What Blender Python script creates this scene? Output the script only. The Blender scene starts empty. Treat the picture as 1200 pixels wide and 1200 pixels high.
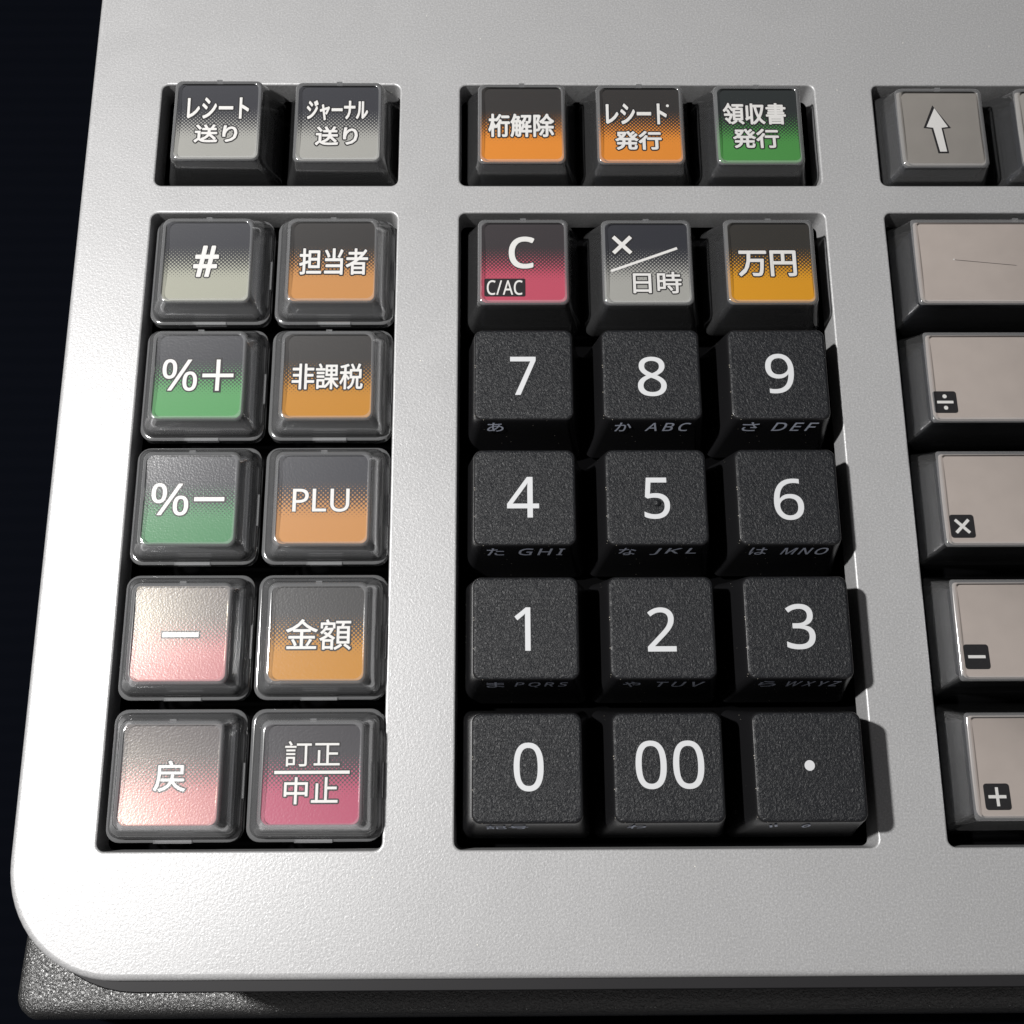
import bpy, bmesh, math, random
from mathutils import Vector, Matrix
random.seed(7)
MM = 0.001
sc = bpy.context.scene
COL = sc.collection

# ------------------------------------------------------------------ camera
cam = bpy.data.cameras.new("camera"); cam_o = bpy.data.objects.new("camera", cam); COL.objects.link(cam_o)
cam.sensor_width = 36.0; cam.sensor_fit = 'HORIZONTAL'; cam.lens = 39.0
cam.clip_start = 0.005; cam.clip_end = 10.0
cam_o.location = (6.552*MM, -91.829*MM, 159.012*MM)
cam_o.rotation_mode = 'XYZ'
cam_o.rotation_euler = tuple(math.radians(a) for a in (14.909, -0.510, -0.289))
sc.camera = cam_o

# ------------------------------------------------------------------ world: dim room
world = bpy.data.worlds.new("World"); sc.world = world; world.use_nodes = True
wn = world.node_tree; bg = wn.nodes["Background"]
wtc = wn.nodes.new("ShaderNodeTexCoord"); wsep = wn.nodes.new("ShaderNodeSeparateXYZ")
wn.links.new(wtc.outputs["Generated"], wsep.inputs[0])
wr = wn.nodes.new("ShaderNodeMapRange")
wr.inputs["From Min"].default_value = -1.0; wr.inputs["From Max"].default_value = 1.0
wn.links.new(wsep.outputs["Y"], wr.inputs["Value"])
wramp = wn.nodes.new("ShaderNodeValToRGB")          # a little window light from the viewer's side of the dark room
e = wramp.color_ramp.elements
e[0].position = 0.0; e[0].color = (0.42, 0.405, 0.40, 1)
e[1].position = 1.0; e[1].color = (0.11, 0.11, 0.118, 1)
wn.links.new(wr.outputs[0], wramp.inputs[0]); wn.links.new(wramp.outputs[0], bg.inputs["Color"])
bg.inputs["Strength"].default_value = 0.38

# ------------------------------------------------------------------ the one lamp, up on the left
lamp = bpy.data.lights.new("desk_lamp_light", 'AREA'); lamp.shape = 'DISK'; lamp.size = 0.022
lamp.energy = 3.6; lamp.color = (1.0, 0.985, 0.965)
lamp_o = bpy.data.objects.new("desk_lamp_light", lamp); COL.objects.link(lamp_o)
lamp_o.location = (-0.255, -0.015, 0.400)
lamp_o.rotation_euler = (Vector((0.0, -0.05, 0.0)) - lamp_o.location).to_track_quat('-Z', 'Y').to_euler()

vs = sc.view_settings
vs.view_transform = 'Standard'; vs.look = 'None'; vs.exposure = 0.0; vs.gamma = 1.0; vs.use_curve_mapping = False
sc.cycles.use_denoising = True
sc.cycles.max_bounces = 10; sc.cycles.transparent_max_bounces = 24
sc.cycles.caustics_reflective = False; sc.cycles.caustics_refractive = False

# ------------------------------------------------------------------ object helpers
def thing(name, label, cat, loc, group=None):
    o = bpy.data.objects.new(name, None); COL.objects.link(o)
    o.location = Vector(loc)*MM; o.empty_display_size = 0.004
    o["label"] = label; o["category"] = cat
    if group: o["group"] = group
    return o

def obj(name, mesh, parent=None, mats=None, label=None):
    if isinstance(mesh, bmesh.types.BMesh):
        m = bpy.data.meshes.new(name); mesh.to_mesh(m); mesh.free()
        for v in m.vertices: v.co *= MM
        m.update()
        mesh = m
    for x in mats or []: mesh.materials.append(x)
    o = bpy.data.objects.new(name, mesh); COL.objects.link(o)
    if parent: o.parent = parent
    if label: o["label"] = label
    return o

def smooth(me, ang=35):
    for p in me.polygons: p.use_smooth = True
    me.set_sharp_from_angle(angle=math.radians(ang))

# ------------------------------------------------------------------ node helpers
class NT:
    def __init__(s, name):
        s.m = bpy.data.materials.new(name); s.m.use_nodes = True
        s.t = s.m.node_tree; s.p = s.t.nodes["Principled BSDF"]; s.out = s.t.nodes["Material Output"]
    def n(s, typ, **kw):
        x = s.t.nodes.new(typ)
        for k, v in kw.items():
            if k.startswith("i_"):
                key = k[2:]; key = int(key) if key.isdigit() else key.replace("_", " ")
                x.inputs[key].default_value = v
            else: setattr(x, k, v)
        return x
    def l(s, a, b): s.t.links.new(a, b)
    def math(s, op, a, b=None, c=None):
        x = s.t.nodes.new("ShaderNodeMath"); x.operation = op
        for i, v in enumerate((a, b, c)):
            if v is None: continue
            if isinstance(v, (int, float)): x.inputs[i].default_value = v
            else: s.l(v, x.inputs[i])
        return x.outputs[0]
    def objco(s, scale=1000.0):
        tc = s.n("ShaderNodeTexCoord"); mp = s.n("ShaderNodeMapping")
        mp.inputs["Scale"].default_value = (scale,)*3
        s.l(tc.outputs["Object"], mp.inputs["Vector"]); return mp.outputs[0]
    def noise(s, co, scale, detail=2.0, rough=0.5, dist=0.0):
        x = s.n("ShaderNodeTexNoise"); s.l(co, x.inputs["Vector"])
        x.inputs["Scale"].default_value = scale; x.inputs["Detail"].default_value = detail
        x.inputs["Roughness"].default_value = rough; x.inputs["Distortion"].default_value = dist
        return x.outputs["Fac"]
    def bump(s, h, strength, dist_mm, normal_in=None):
        b = s.n("ShaderNodeBump"); b.inputs["Strength"].default_value = strength
        b.inputs["Distance"].default_value = dist_mm*MM
        s.l(h, b.inputs["Height"]); 
        if normal_in: s.l(normal_in, b.inputs["Normal"])
        return b.outputs[0]
    def ramp(s, fac, stops):
        r = s.n("ShaderNodeValToRGB"); s.l(fac, r.inputs[0]); el = r.color_ramp.elements
        while len(el) < len(stops): el.new(0.5)
        for i, (p, c) in enumerate(stops):
            el[i].position = p; el[i].color = c if len(c) == 4 else (*c, 1)
        return r.outputs[0]
    def specks(s, co, scale, radius, chance):
        v = s.n("ShaderNodeTexVoronoi"); s.l(co, v.inputs["Vector"]); v.inputs["Scale"].default_value = scale
        near = s.math('LESS_THAN', v.outputs["Distance"], radius)
        sep = s.n("ShaderNodeSeparateColor"); s.l(v.outputs["Color"], sep.inputs[0])
        return s.math('MULTIPLY', near, s.math('LESS_THAN', sep.outputs[0], chance))
    def mixc(s, fac, a, b):
        x = s.n("ShaderNodeMix", data_type='RGBA')
        for v, k in ((fac, 0), (a, 6), (b, 7)):
            if isinstance(v, (int, float)): x.inputs[k].default_value = v
            elif isinstance(v, tuple): x.inputs[k].default_value = v if len(v) == 4 else (*v, 1)
            else: s.l(v, x.inputs[k])
        return x.outputs[2]

def plain(name, col, rough=0.5, spec=0.5):
    k = NT(name); k.p.inputs["Base Color"].default_value = (*col, 1)
    k.p.inputs["Roughness"].default_value = rough; k.p.inputs["Specular IOR Level"].default_value = spec
    return k.m

# ------------------------------------------------------------------ materials
def mat_panel():
    k = NT("silver_paint"); co = k.objco()
    k.p.inputs["Metallic"].default_value = 0.28
    flake = k.noise(co, 3.6, 2.0, 0.7)
    base = k.ramp(flake, [(0.3, (0.362, 0.363, 0.368)), (0.52, (0.425, 0.426, 0.431)), (0.72, (0.52, 0.521, 0.527))])
    dust = k.specks(co, 0.34, 0.030, 0.22)
    k.l(k.mixc(dust, base, (0.85, 0.83, 0.75)), k.p.inputs["Base Color"])
    smudge = k.n("ShaderNodeMapRange"); k.l(k.noise(co, 0.045, 4.0, 0.6, 1.2), smudge.inputs["Value"])
    smudge.inputs["From Min"].default_value = 0.35; smudge.inputs["From Max"].default_value = 0.65
    smudge.inputs["To Min"].default_value = 0.41; smudge.inputs["To Max"].default_value = 0.48
    k.l(smudge.outputs[0], k.p.inputs["Roughness"])
    h = k.noise(co, 2.6, 3.0, 0.55, 0.8)
    k.l(k.bump(h, 0.46, 0.075), k.p.inputs["Normal"])
    return k.m

def mat_black_top():
    k = NT("black_leather_grain_plastic"); co = k.objco()
    k.p.inputs["Base Color"].default_value = (0.0095, 0.0104, 0.0126, 1)
    k.p.inputs["Roughness"].default_value = 0.45; k.p.inputs["Specular IOR Level"].default_value = 0.42
    a = k.noise(co, 2.1, 3.0, 0.6, 1.4)
    k.l(k.bump(a, 0.85, 0.22), k.p.inputs["Normal"])
    return k.m

def mat_black_side():
    k = NT("black_satin_plastic"); co = k.objco()
    k.p.inputs["Roughness"].default_value = 0.27
    d = k.specks(co, 1.5, 0.09, 0.16)
    k.l(k.mixc(d, (0.010, 0.010, 0.011), (0.45, 0.42, 0.36)), k.p.inputs["Base Color"])
    k.l(k.bump(k.noise(co, 3.0, 2.0), 0.15, 0.05), k.p.inputs["Normal"])
    return k.m

def mat_clear(name, milk, rough, grain, tint, fscale=1.0):
    """clear moulded plastic: lets the light through, mirrors more at grazing angles, a touch of milkiness"""
    k = NT(name); k.t.nodes.remove(k.p); co = k.objco()
    tr = k.n("ShaderNodeBsdfTransparent"); tr.inputs[0].default_value = (*tint, 1)
    gl = k.n("ShaderNodeBsdfGlossy"); gl.inputs["Color"].default_value = (1, 1, 1, 1); gl.inputs["Roughness"].default_value = rough
    di = k.n("ShaderNodeBsdfDiffuse"); di.inputs[0].default_value = (0.80, 0.81, 0.83, 1)
    tl = k.n("ShaderNodeBsdfTranslucent"); tl.inputs[0].default_value = (0.80, 0.81, 0.83, 1)
    mk = k.n("ShaderNodeMixShader"); mk.inputs[0].default_value = 0.5
    k.l(di.outputs[0], mk.inputs[1]); k.l(tl.outputs[0], mk.inputs[2])
    fr = k.n("ShaderNodeFresnel"); fr.inputs["IOR"].default_value = 1.49
    if grain:
        b = k.bump(k.noise(co, 3.6, 2.0, 0.6), grain, 0.045)
        k.l(b, gl.inputs["Normal"])
    m1 = k.n("ShaderNodeMixShader"); m1.inputs[0].default_value = milk
    k.l(tr.outputs[0], m1.inputs[1]); k.l(mk.outputs[0], m1.inputs[2])
    m2 = k.n("ShaderNodeMixShader")
    k.l(k.math('MULTIPLY', fr.outputs[0], fscale), m2.inputs[0])
    k.l(m1.outputs[0], m2.inputs[1]); k.l(gl.outputs[0], m2.inputs[2])
    k.l(m2.outputs[0], k.out.inputs["Surface"])
    return k.m

def mat_label(name, col, dark=(0.040, 0.041, 0.046), y_hi=2.9, y_lo=-3.6, pitch=0.60, glare=0.0):
    """printed card: dark at the top, halftone dots growing into the colour below"""
    k = NT(name); co = k.objco(); sep = k.n("ShaderNodeSeparateXYZ"); k.l(co, sep.inputs[0])
    x, y = sep.outputs[0], sep.outputs[1]
    s = pitch*0.7071
    u = k.math('SUBTRACT', k.math('FRACT', k.math('DIVIDE', k.math('MULTIPLY', k.math('ADD', x, y), 0.7071), s)), 0.5)
    v = k.math('SUBTRACT', k.math('FRACT', k.math('DIVIDE', k.math('MULTIPLY', k.math('SUBTRACT', x, y), 0.7071), s)), 0.5)
    d = k.math('SQRT', k.math('ADD', k.math('MULTIPLY', u, u), k.math('MULTIPLY', v, v)))
    t = k.n("ShaderNodeMapRange"); k.l(y, t.inputs["Value"])
    t.inputs["From Min"].default_value = y_hi; t.inputs["From Max"].default_value = y_lo
    t.inputs["To Min"].default_value = 0.0; t.inputs["To Max"].default_value = 0.72
    mr = k.n("ShaderNodeMapRange"); k.l(k.math('SUBTRACT', t.outputs[0], d), mr.inputs["Value"])
    mr.inputs["From Min"].default_value = -0.05; mr.inputs["From Max"].default_value = 0.05
    top = k.mixc(t.outputs[0], dark, tuple(0.90*a + 0.10*b for a, b in zip(dark, col)))
    k.l(k.mixc(mr.outputs[0], top, col), k.p.inputs["Base Color"])
    k.p.inputs["Roughness"].default_value = 0.55; k.p.inputs["Specular IOR Level"].default_value = 0.3
    if glare:      # warm gloss added to imitate the lamp's glare on two labels
        gl = k.n("ShaderNodeBsdfGlossy"); gl.inputs["Color"].default_value = (1.0, 0.83, 0.52, 1); gl.inputs["Roughness"].default_value = 0.23
        k.l(k.bump(k.noise(co, 4.2, 2.0, 0.6), 0.3, 0.04), gl.inputs["Normal"])
        mx = k.n("ShaderNodeMixShader"); mx.inputs[0].default_value = glare
        k.l(k.p.outputs[0], mx.inputs[1]); k.l(gl.outputs[0], mx.inputs[2]); k.l(mx.outputs[0], k.out.inputs["Surface"])
    return k.m

def mat_plainlabel(name, col):
    k = NT(name); co = k.objco()
    k.l(k.ramp(k.noise(co, 0.25, 3.0), [(0.3, tuple(c*0.93 for c in col)), (0.7, col)]), k.p.inputs["Base Color"])
    k.p.inputs["Roughness"].default_value = 0.55; k.p.inputs["Specular IOR Level"].default_value = 0.3
    return k.m

M = {}
M["panel"] = mat_panel()
M["btop"] = mat_black_top(); M["bside"] = mat_black_side()
M["cap_top"] = mat_clear("clear_cap_frosted_top", 0.006, 0.26, 0.50, (0.985, 0.986, 0.988), 0.72)
M["cap_wall_smoky"] = mat_clear("smoky_clear_cap_wall", 0.075, 0.09, 0.0, (0.985, 0.988, 0.993), 1.0)  # same plastic; less milk imitates the dimmer light on these skirts
M["cap_wall_bright"] = mat_clear("water_clear_cap_wall", 0.012, 0.07, 0.0, (0.985, 0.988, 0.993), 0.75)  # same plastic; almost no milk, so the wide keys' shade is built in
M["cap_wall"] = mat_clear("clear_cap_wall", 0.20, 0.11, 0.10, (0.99, 0.992, 0.995), 0.8)  # same plastic; more milk paints in the left block's brighter light
M["cap_edge"] = mat_clear("clear_cap_corner", 0.42, 0.14, 0.0, (0.985, 0.987, 0.99), 1.2)  # heavy milk stands in for bright lines of light in the corners
M["cap_inner"] = mat_clear("clear_cap_inner_skin", 0.0, 0.15, 0.0, (0.995, 0.995, 0.997), 0.7)
M["cap_rim"] = mat_clear("clear_cap_thick_edge", 0.27, 0.10, 0.0, (0.99, 0.992, 0.995), 1.8)  # thick rim; its milkiness stands in for light refracted along it
M["ink"] = plain("white_ink", (0.68, 0.67, 0.655), 0.5, 0.3)
M["halo"] = plain("dark_ink", (0.014, 0.0135, 0.015), 0.5, 0.3)
M["digit"] = plain("white_pad_print", (0.56, 0.57, 0.585), 0.45, 0.4)
M["kana"] = plain("blue_grey_pad_print", (0.78, 0.84, 1.0), 0.5, 0.3)
M["core"] = plain("black_key_core", (0.014, 0.0155, 0.020), 0.6, 0.25)

# ------------------------------------------------------------------ shape helpers (millimetres)
def rrect(w, d, r, seg=5, cx=0.0, cy=0.0, ns=0):
    """rounded rectangle, counter-clockwise from the right-hand top corner; ns: extra points down the left and right sides"""
    r = max(min(r, w/2-1e-3, d/2-1e-3), 1e-3); out = []
    for sx, sy, a0 in ((1, 1, 0), (-1, 1, 90), (-1, -1, 180), (1, -1, 270)):
        for i in range(seg+1):
            a = math.radians(a0 + 90*i/seg)
            out.append((cx + sx*(w/2-r) + r*math.cos(a), cy + sy*(d/2-r) + r*math.sin(a)))
        if a0 in (90, 270):
            s = -1 if a0 == 90 else 1
            for i in range(1, ns+1):
                f = i/(ns+1); out.append((cx + s*w/2, cy + s*(-1)*(d/2-r)*(1-2*f)))
    return out

def loft(bm, rings, mi=None, cap_top=True, cap_bot=True, flip=False):
    """rings: lists of (x,y,z) with the same length; mi: material index of each band"""
    vs_ = [[bm.verts.new(p) for p in r] for r in rings]
    n = len(vs_[0])
    for k in range(len(vs_)-1):
        for i in range(n):
            q = [vs_[k][i], vs_[k][(i+1) % n], vs_[k+1][(i+1) % n], vs_[k+1][i]]
            if flip: q.reverse()
            f = bm.faces.new(q)
            if mi: f.material_index = mi[k]
    if cap_top:
        f = bm.faces.new(vs_[-1][::-1] if flip else vs_[-1])
        if mi: f.material_index = mi[-1]
    if cap_bot:
        f = bm.faces.new(vs_[0] if flip else vs_[0][::-1])
        if mi: f.material_index = mi[0]
    return vs_

def ring(w, d, r, z, cx=0, cy=0, seg=5, dish=0.0, hy=7.0, ns=0):
    return [(x, y, z + (dish*(((y-cy)/hy)**2 - 1.0) if dish else 0.0)) for x, y in rrect(w, d, r, seg, cx, cy, ns)]

def add_box(bm, x0, x1, y0, y1, z0, z1, mi=0):
    v = [bm.verts.new(p) for p in ((x0,y0,z0),(x1,y0,z0),(x1,y1,z0),(x0,y1,z0),(x0,y0,z1),(x1,y0,z1),(x1,y1,z1),(x0,y1,z1))]
    for q in ((3,2,1,0),(4,5,6,7),(0,1,5,4),(1,2,6,5),(2,3,7,6),(3,0,4,7)):
        f = bm.faces.new([v[i] for i in q]); f.material_index = mi

# ------------------------------------------------------------------ lettering
GLYPH = {   # outlines of the Latin letters and figures: bezier handles and points
'0':'419 349 419 287 419 241 416 199 409 163 402 126 391 96 376 70 360 45 341 25 316 12 292 -1 263 -8 229 -8 186 -8 150 4 122 27 94 51 73 85 60 129 46 173 39 226 39 287 39 349 46 402 58 446 71 490 91 523 119 547 146 570 183 581 229 581 271 581 307 570 335 547 364 523 385 490 399 446 412 402|110 339 110 287 110 235 114 191 121 156 129 122 142 96 159 78 177 61 200 52 229 52 257 52 281 61 298 78 315 95 328 121 336 156 344 191 348 235 348 287 348 339 344 383 336 417 328 452 315 478 298 495 281 513 257 521 229 521 200 521 177 513 159 495 142 478 129 452 121 417 114 383',
'1':'285 191 285 0 262 0 239 0 216 0 216 133 216 267 216 400 216 416 216 429 216 439 216 450 217 460 217 470 218 479 218 489 219 499 210 490 203 483 196 477 189 471 180 464 169 455 149 438 129 422 108 405 96 421 84 437 71 452 123 492 175 532 226 573 246 573 265 573 285 573 285 382',
'2':'417 21 417 0 291 0 165 0 38 0 38 20 38 39 38 59 88 109 138 160 188 210 217 239 242 265 261 287 281 310 296 332 306 353 316 375 322 399 322 424 322 456 312 480 294 496 275 512 250 520 221 520 193 520 168 516 147 506 126 496 105 483 83 466 70 482 57 497 45 513 60 526 76 538 94 548 112 558 132 566 153 572 174 578 196 581 221 581 256 581 287 574 313 562 338 550 358 532 372 510 387 487 394 460 394 428 394 398 388 370 375 344 363 318 346 292 324 267 302 241 276 214 247 185 207 146 167 107 128 67 128 66 128 65 128 64 224 64 321 64 417 64 417 43',
'3':'395 480 395 439 395 413 391 391 381 372 371 353 358 338 340 326 322 315 301 306 277 302 277 300 277 299 277 298 323 293 357 279 379 255 402 231 413 201 413 163 413 130 405 100 390 74 374 48 350 28 318 14 286 -1 244 -8 193 -8 163 -8 136 -6 110 -1 84 3 60 11 36 23 36 45 36 67 36 89 60 77 86 68 114 61 142 55 168 51 194 51 245 51 282 61 305 81 328 101 339 129 339 164 339 188 333 208 320 223 308 237 289 248 265 255 241 262 213 265 179 265 160 265 142 265 123 265 123 285 123 306 123 326 142 326 161 326 180 326 211 326 238 330 259 339 280 348 296 361 307 377 318 394 323 412 323 434 323 462 314 483 295 498 276 514 251 521 219 521 199 521 180 519 164 515 147 511 132 506 117 498 103 491 89 483 75 473 63 489 51 505 39 521 60 537 85 551 115 563 145 575 180 581 218 581 278 581 323 567 352 540 381 514',
'4':'443 151 443 130 415 130 387 130 359 130 359 87 359 43 359 0 337 0 314 0 291 0 291 43 291 87 291 130 200 130 108 130 17 130 17 150 17 170 17 190 107 319 196 447 286 576 311 576 335 576 359 576 359 448 359 321 359 193 387 193 415 193 443 193 443 172|291 314 291 374 291 388 291 400 291 412 292 423 292 434 293 444 293 454 294 464 294 474 294 483 295 492 295 500 294 500 293 500 292 500 288 490 282 479 276 468 269 456 263 446 257 438 200 356 143 275 86 193 154 193 223 193 291 193 291 253',
'5':'202 351 221 351 260 351 294 345 322 331 351 318 374 299 389 274 405 249 413 219 413 183 413 143 404 109 387 81 370 52 346 30 314 15 282 0 244 -8 199 -8 169 -8 142 -5 116 0 90 5 68 13 51 23 51 45 51 68 51 90 70 78 93 69 121 62 148 55 175 52 200 52 228 52 253 57 274 65 295 74 311 88 323 106 335 125 341 148 341 176 341 213 329 242 306 262 283 282 247 292 197 292 182 292 165 291 146 288 127 285 111 283 99 280 88 287 76 295 64 302 71 392 79 482 86 573 182 573 277 573 373 573 373 551 373 530 373 508 297 508 222 508 146 508 141 453 137 398 132 342 141 344 154 346 169 348 185 350',
'6':'44 202 44 245 44 278 46 310 51 342 55 374 63 405 75 433 86 462 101 487 121 510 141 532 166 549 196 562 226 574 263 581 306 581 318 581 330 580 344 579 357 578 368 576 377 573 377 553 377 533 377 513 367 516 356 519 344 520 332 522 320 523 308 523 271 523 240 517 216 504 191 492 172 475 158 454 143 433 133 408 127 380 120 352 116 323 115 291 116 291 118 291 119 291 128 304 138 315 150 326 162 336 177 344 194 350 212 356 232 358 255 358 288 358 317 352 342 338 367 324 386 305 400 279 414 253 421 221 421 184 421 145 414 111 399 82 384 53 363 31 336 15 309 0 276 -8 239 -8 212 -8 186 -3 163 7 139 17 119 33 101 54 83 75 69 101 59 133 49 165|218 51 238 51 272 51 299 62 320 84 341 105 351 139 351 184 351 221 342 250 324 271 305 292 277 303 241 303 215 303 194 298 175 287 156 277 142 264 131 248 121 232 115 215 115 198 115 180 118 163 123 146 128 129 136 113 146 99 157 84 170 73 185 64 200 56',
'7':'135 0 109 0 187 169 266 339 344 508 241 508 138 508 35 508 35 530 35 551 35 573 163 573 291 573 419 573 419 554 419 536 419 518 342 345 264 173 187 0 161 0',
'8':'196 581 229 581 262 581 292 575 318 565 343 555 363 539 378 519 393 499 400 473 400 443 400 420 395 400 385 383 375 366 362 351 346 338 329 325 311 313 291 303 315 292 336 279 355 265 374 251 390 234 401 216 413 197 419 175 419 148 419 116 411 89 395 65 380 42 358 24 330 11 302 -2 269 -8 231 -8 190 -8 155 -2 126 10 98 23 76 40 61 63 47 86 39 113 39 146 39 172 45 195 56 214 67 233 81 250 99 264 118 278 137 289 158 299 139 310 122 322 107 336 92 349 80 365 71 383 62 400 58 421 58 444 58 474 65 498 80 518 95 538 115 554 141 565 167 575|108 165 108 145 108 117 118 94 138 76 158 57 188 48 229 48 268 48 298 57 319 76 339 94 350 118 350 148 350 166 345 183 335 197 325 211 311 224 293 235 275 246 254 256 229 265 225 267 221 269 217 270 193 260 173 249 157 237 141 226 129 212 121 197 112 182|259 524 228 524 198 524 174 517 155 502 136 488 127 468 127 441 127 421 131 405 141 391 150 378 163 367 179 357 195 348 213 339 232 330 250 338 267 347 282 357 297 366 308 378 317 392 326 405 330 422 330 441 330 468 321 488 302 502 284 517',
'9':'417 371 417 328 417 295 415 263 410 231 406 198 398 168 387 139 375 111 360 85 340 63 320 41 295 23 265 11 234 -2 197 -8 154 -8 143 -8 131 -7 117 -6 103 -5 91 -3 82 0 82 20 82 40 82 60 91 57 103 54 115 53 128 51 141 50 152 50 190 50 221 56 245 68 269 80 289 97 303 118 318 139 328 164 334 192 341 220 345 250 346 281 344 281 342 281 341 281 333 268 323 257 310 247 298 237 283 229 266 223 248 217 228 214 204 214 172 214 143 221 118 235 93 248 74 268 61 294 47 319 40 350 40 387 40 427 48 462 63 491 78 520 99 542 127 557 154 573 186 581 223 581 250 581 276 575 299 565 323 555 343 539 361 518 379 497 392 471 402 439 412 408|243 521 223 521 190 521 163 510 142 488 120 466 110 433 110 388 110 351 119 322 137 301 155 280 182 269 220 269 245 269 268 275 286 285 305 296 320 309 330 325 340 341 346 357 346 374 346 392 343 409 338 426 333 444 325 460 315 474 305 488 292 500 277 508 261 517',
'A':'462 0 437 0 414 59 391 118 368 177 292 177 217 177 141 177 118 118 96 59 73 0 49 0 24 0 0 0 75 192 149 383 224 575 245 575 267 575 289 575 363 383 437 192 512 0 487 0|304 357 282 415 281 419 278 427 274 438 271 449 267 461 263 473 260 485 257 494 255 500 252 490 250 479 247 468 244 457 241 447 238 438 235 429 232 421 230 415 209 357 187 299 165 241 226 241 286 241 346 241 325 299',
'B':'187 573 241 573 313 573 367 562 404 541 440 520 459 483 459 431 459 408 455 388 446 371 438 354 426 339 409 328 393 316 373 308 350 304 350 303 350 301 350 300 374 296 395 289 415 279 435 269 450 254 461 236 472 217 478 193 478 163 478 128 470 99 454 74 438 50 415 31 385 19 356 6 320 0 279 0 212 0 145 0 78 0 78 191 78 382 78 573 132 573|221 329 256 329 305 329 339 337 357 352 375 368 384 392 384 423 384 454 373 477 351 490 329 504 293 511 245 511 213 511 182 511 150 511 150 450 150 389 150 329 185 329|187 269 150 269 150 199 150 130 150 61 188 61 227 61 265 61 316 61 352 71 371 91 391 110 401 136 401 168 401 189 397 206 388 221 379 236 364 248 344 256 323 265 295 269 260 269 223 269',
'C':'349 517 323 517 293 517 265 512 241 502 216 491 195 476 178 456 161 436 148 412 139 383 130 354 125 322 125 286 125 239 132 198 147 164 162 129 184 102 213 83 242 65 279 55 322 55 348 55 371 57 394 62 416 66 438 71 460 78 460 57 460 36 460 15 438 7 416 1 393 -2 371 -6 343 -8 312 -8 254 -8 205 4 166 28 127 52 98 86 78 131 59 175 49 227 49 287 49 330 55 370 67 406 79 442 97 473 120 499 143 525 172 545 206 559 240 574 280 581 324 581 353 581 382 578 409 572 436 566 461 558 482 547 472 527 463 506 453 486 435 494 416 501 394 508 372 514',
'D':'536 353 536 292 536 228 525 174 501 131 477 87 443 55 399 33 354 11 300 0 237 0 184 0 131 0 78 0 78 191 78 382 78 573 137 573 195 573 254 573 312 573 362 562 404 540 446 519 479 488 502 446 525 405|460 214 460 289 460 340 452 382 435 415 418 447 394 471 361 487 329 503 290 511 244 511 213 511 181 511 150 511 150 361 150 211 150 62 176 62 202 62 228 62 305 62 363 81 402 119 441 157',
'E':'398 21 398 0 291 0 184 0 78 0 78 191 78 382 78 573 184 573 291 573 398 573 398 551 398 530 398 509 315 509 233 509 150 509 150 450 150 390 150 330 228 330 306 330 383 330 383 310 383 289 383 268 306 268 228 268 150 268 150 200 150 132 150 63 233 63 315 63 398 63 398 42',
'F':'150 81 150 0 126 0 102 0 78 0 78 191 78 382 78 573 184 573 291 573 398 573 398 551 398 530 398 509 315 509 233 509 150 509 150 442 150 374 150 306 227 306 305 306 383 306 383 285 383 264 383 243 305 243 227 243 150 243 150 162',
'G':'326 281 326 302 392 302 458 302 524 302 524 209 524 115 524 22 493 11 462 4 431 -1 399 -6 363 -8 323 -8 264 -8 214 4 173 28 133 51 102 85 81 130 59 174 49 226 49 286 49 346 61 398 84 442 108 486 142 520 186 544 230 568 283 581 346 581 378 581 408 578 437 572 465 566 492 558 516 547 507 526 498 505 489 484 469 493 446 501 421 508 395 514 369 517 342 517 296 517 257 508 225 489 192 470 167 444 150 409 133 375 124 334 124 286 124 241 132 201 146 166 161 131 184 103 216 84 247 64 289 55 340 55 365 55 387 56 404 59 422 61 438 64 452 68 452 125 452 182 452 238 410 238 368 238 326 238 326 260',
'H':'516 191 516 0 492 0 468 0 443 0 443 89 443 178 443 267 346 267 248 267 150 267 150 178 150 89 150 0 126 0 102 0 78 0 78 191 78 382 78 573 102 573 126 573 150 573 150 492 150 411 150 330 248 330 346 330 443 330 443 411 443 492 443 573 468 573 492 573 516 573 516 382',
'I':'239 14 239 0 170 0 101 0 32 0 32 14 32 28 32 42 55 47 77 52 99 57 99 210 99 362 99 515 77 520 55 526 32 531 32 545 32 559 32 573 101 573 170 573 239 573 239 559 239 545 239 531 217 526 194 520 172 515 172 362 172 210 172 57 194 52 217 47 239 42 239 28',
'J':'27 -152 -3 -152 -16 -152 -27 -151 -37 -150 -47 -148 -55 -145 -63 -142 -63 -122 -63 -101 -63 -81 -54 -83 -45 -85 -35 -87 -26 -88 -16 -89 -5 -89 9 -89 21 -86 33 -81 45 -76 55 -66 63 -53 70 -40 74 -21 74 3 74 193 74 383 74 573 98 573 122 573 146 573 146 385 146 197 146 9 146 -28 140 -58 128 -82 115 -106 98 -124 75 -135 53 -147',
'K':'418 108 496 0 468 0 440 0 411 0 344 91 276 182 209 273 189 256 169 239 150 222 150 148 150 74 150 0 126 0 102 0 78 0 78 191 78 382 78 573 102 573 126 573 150 573 150 478 150 384 150 290 166 308 182 327 199 345 215 363 232 381 249 399 300 457 352 515 403 573 431 573 460 573 488 573 412 489 336 406 261 323 339 215',
'L':'185 0 78 0 78 191 78 382 78 573 102 573 126 573 150 573 150 403 150 234 150 64 233 64 317 64 400 64 400 43 400 21 400 0 293 0',
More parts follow.
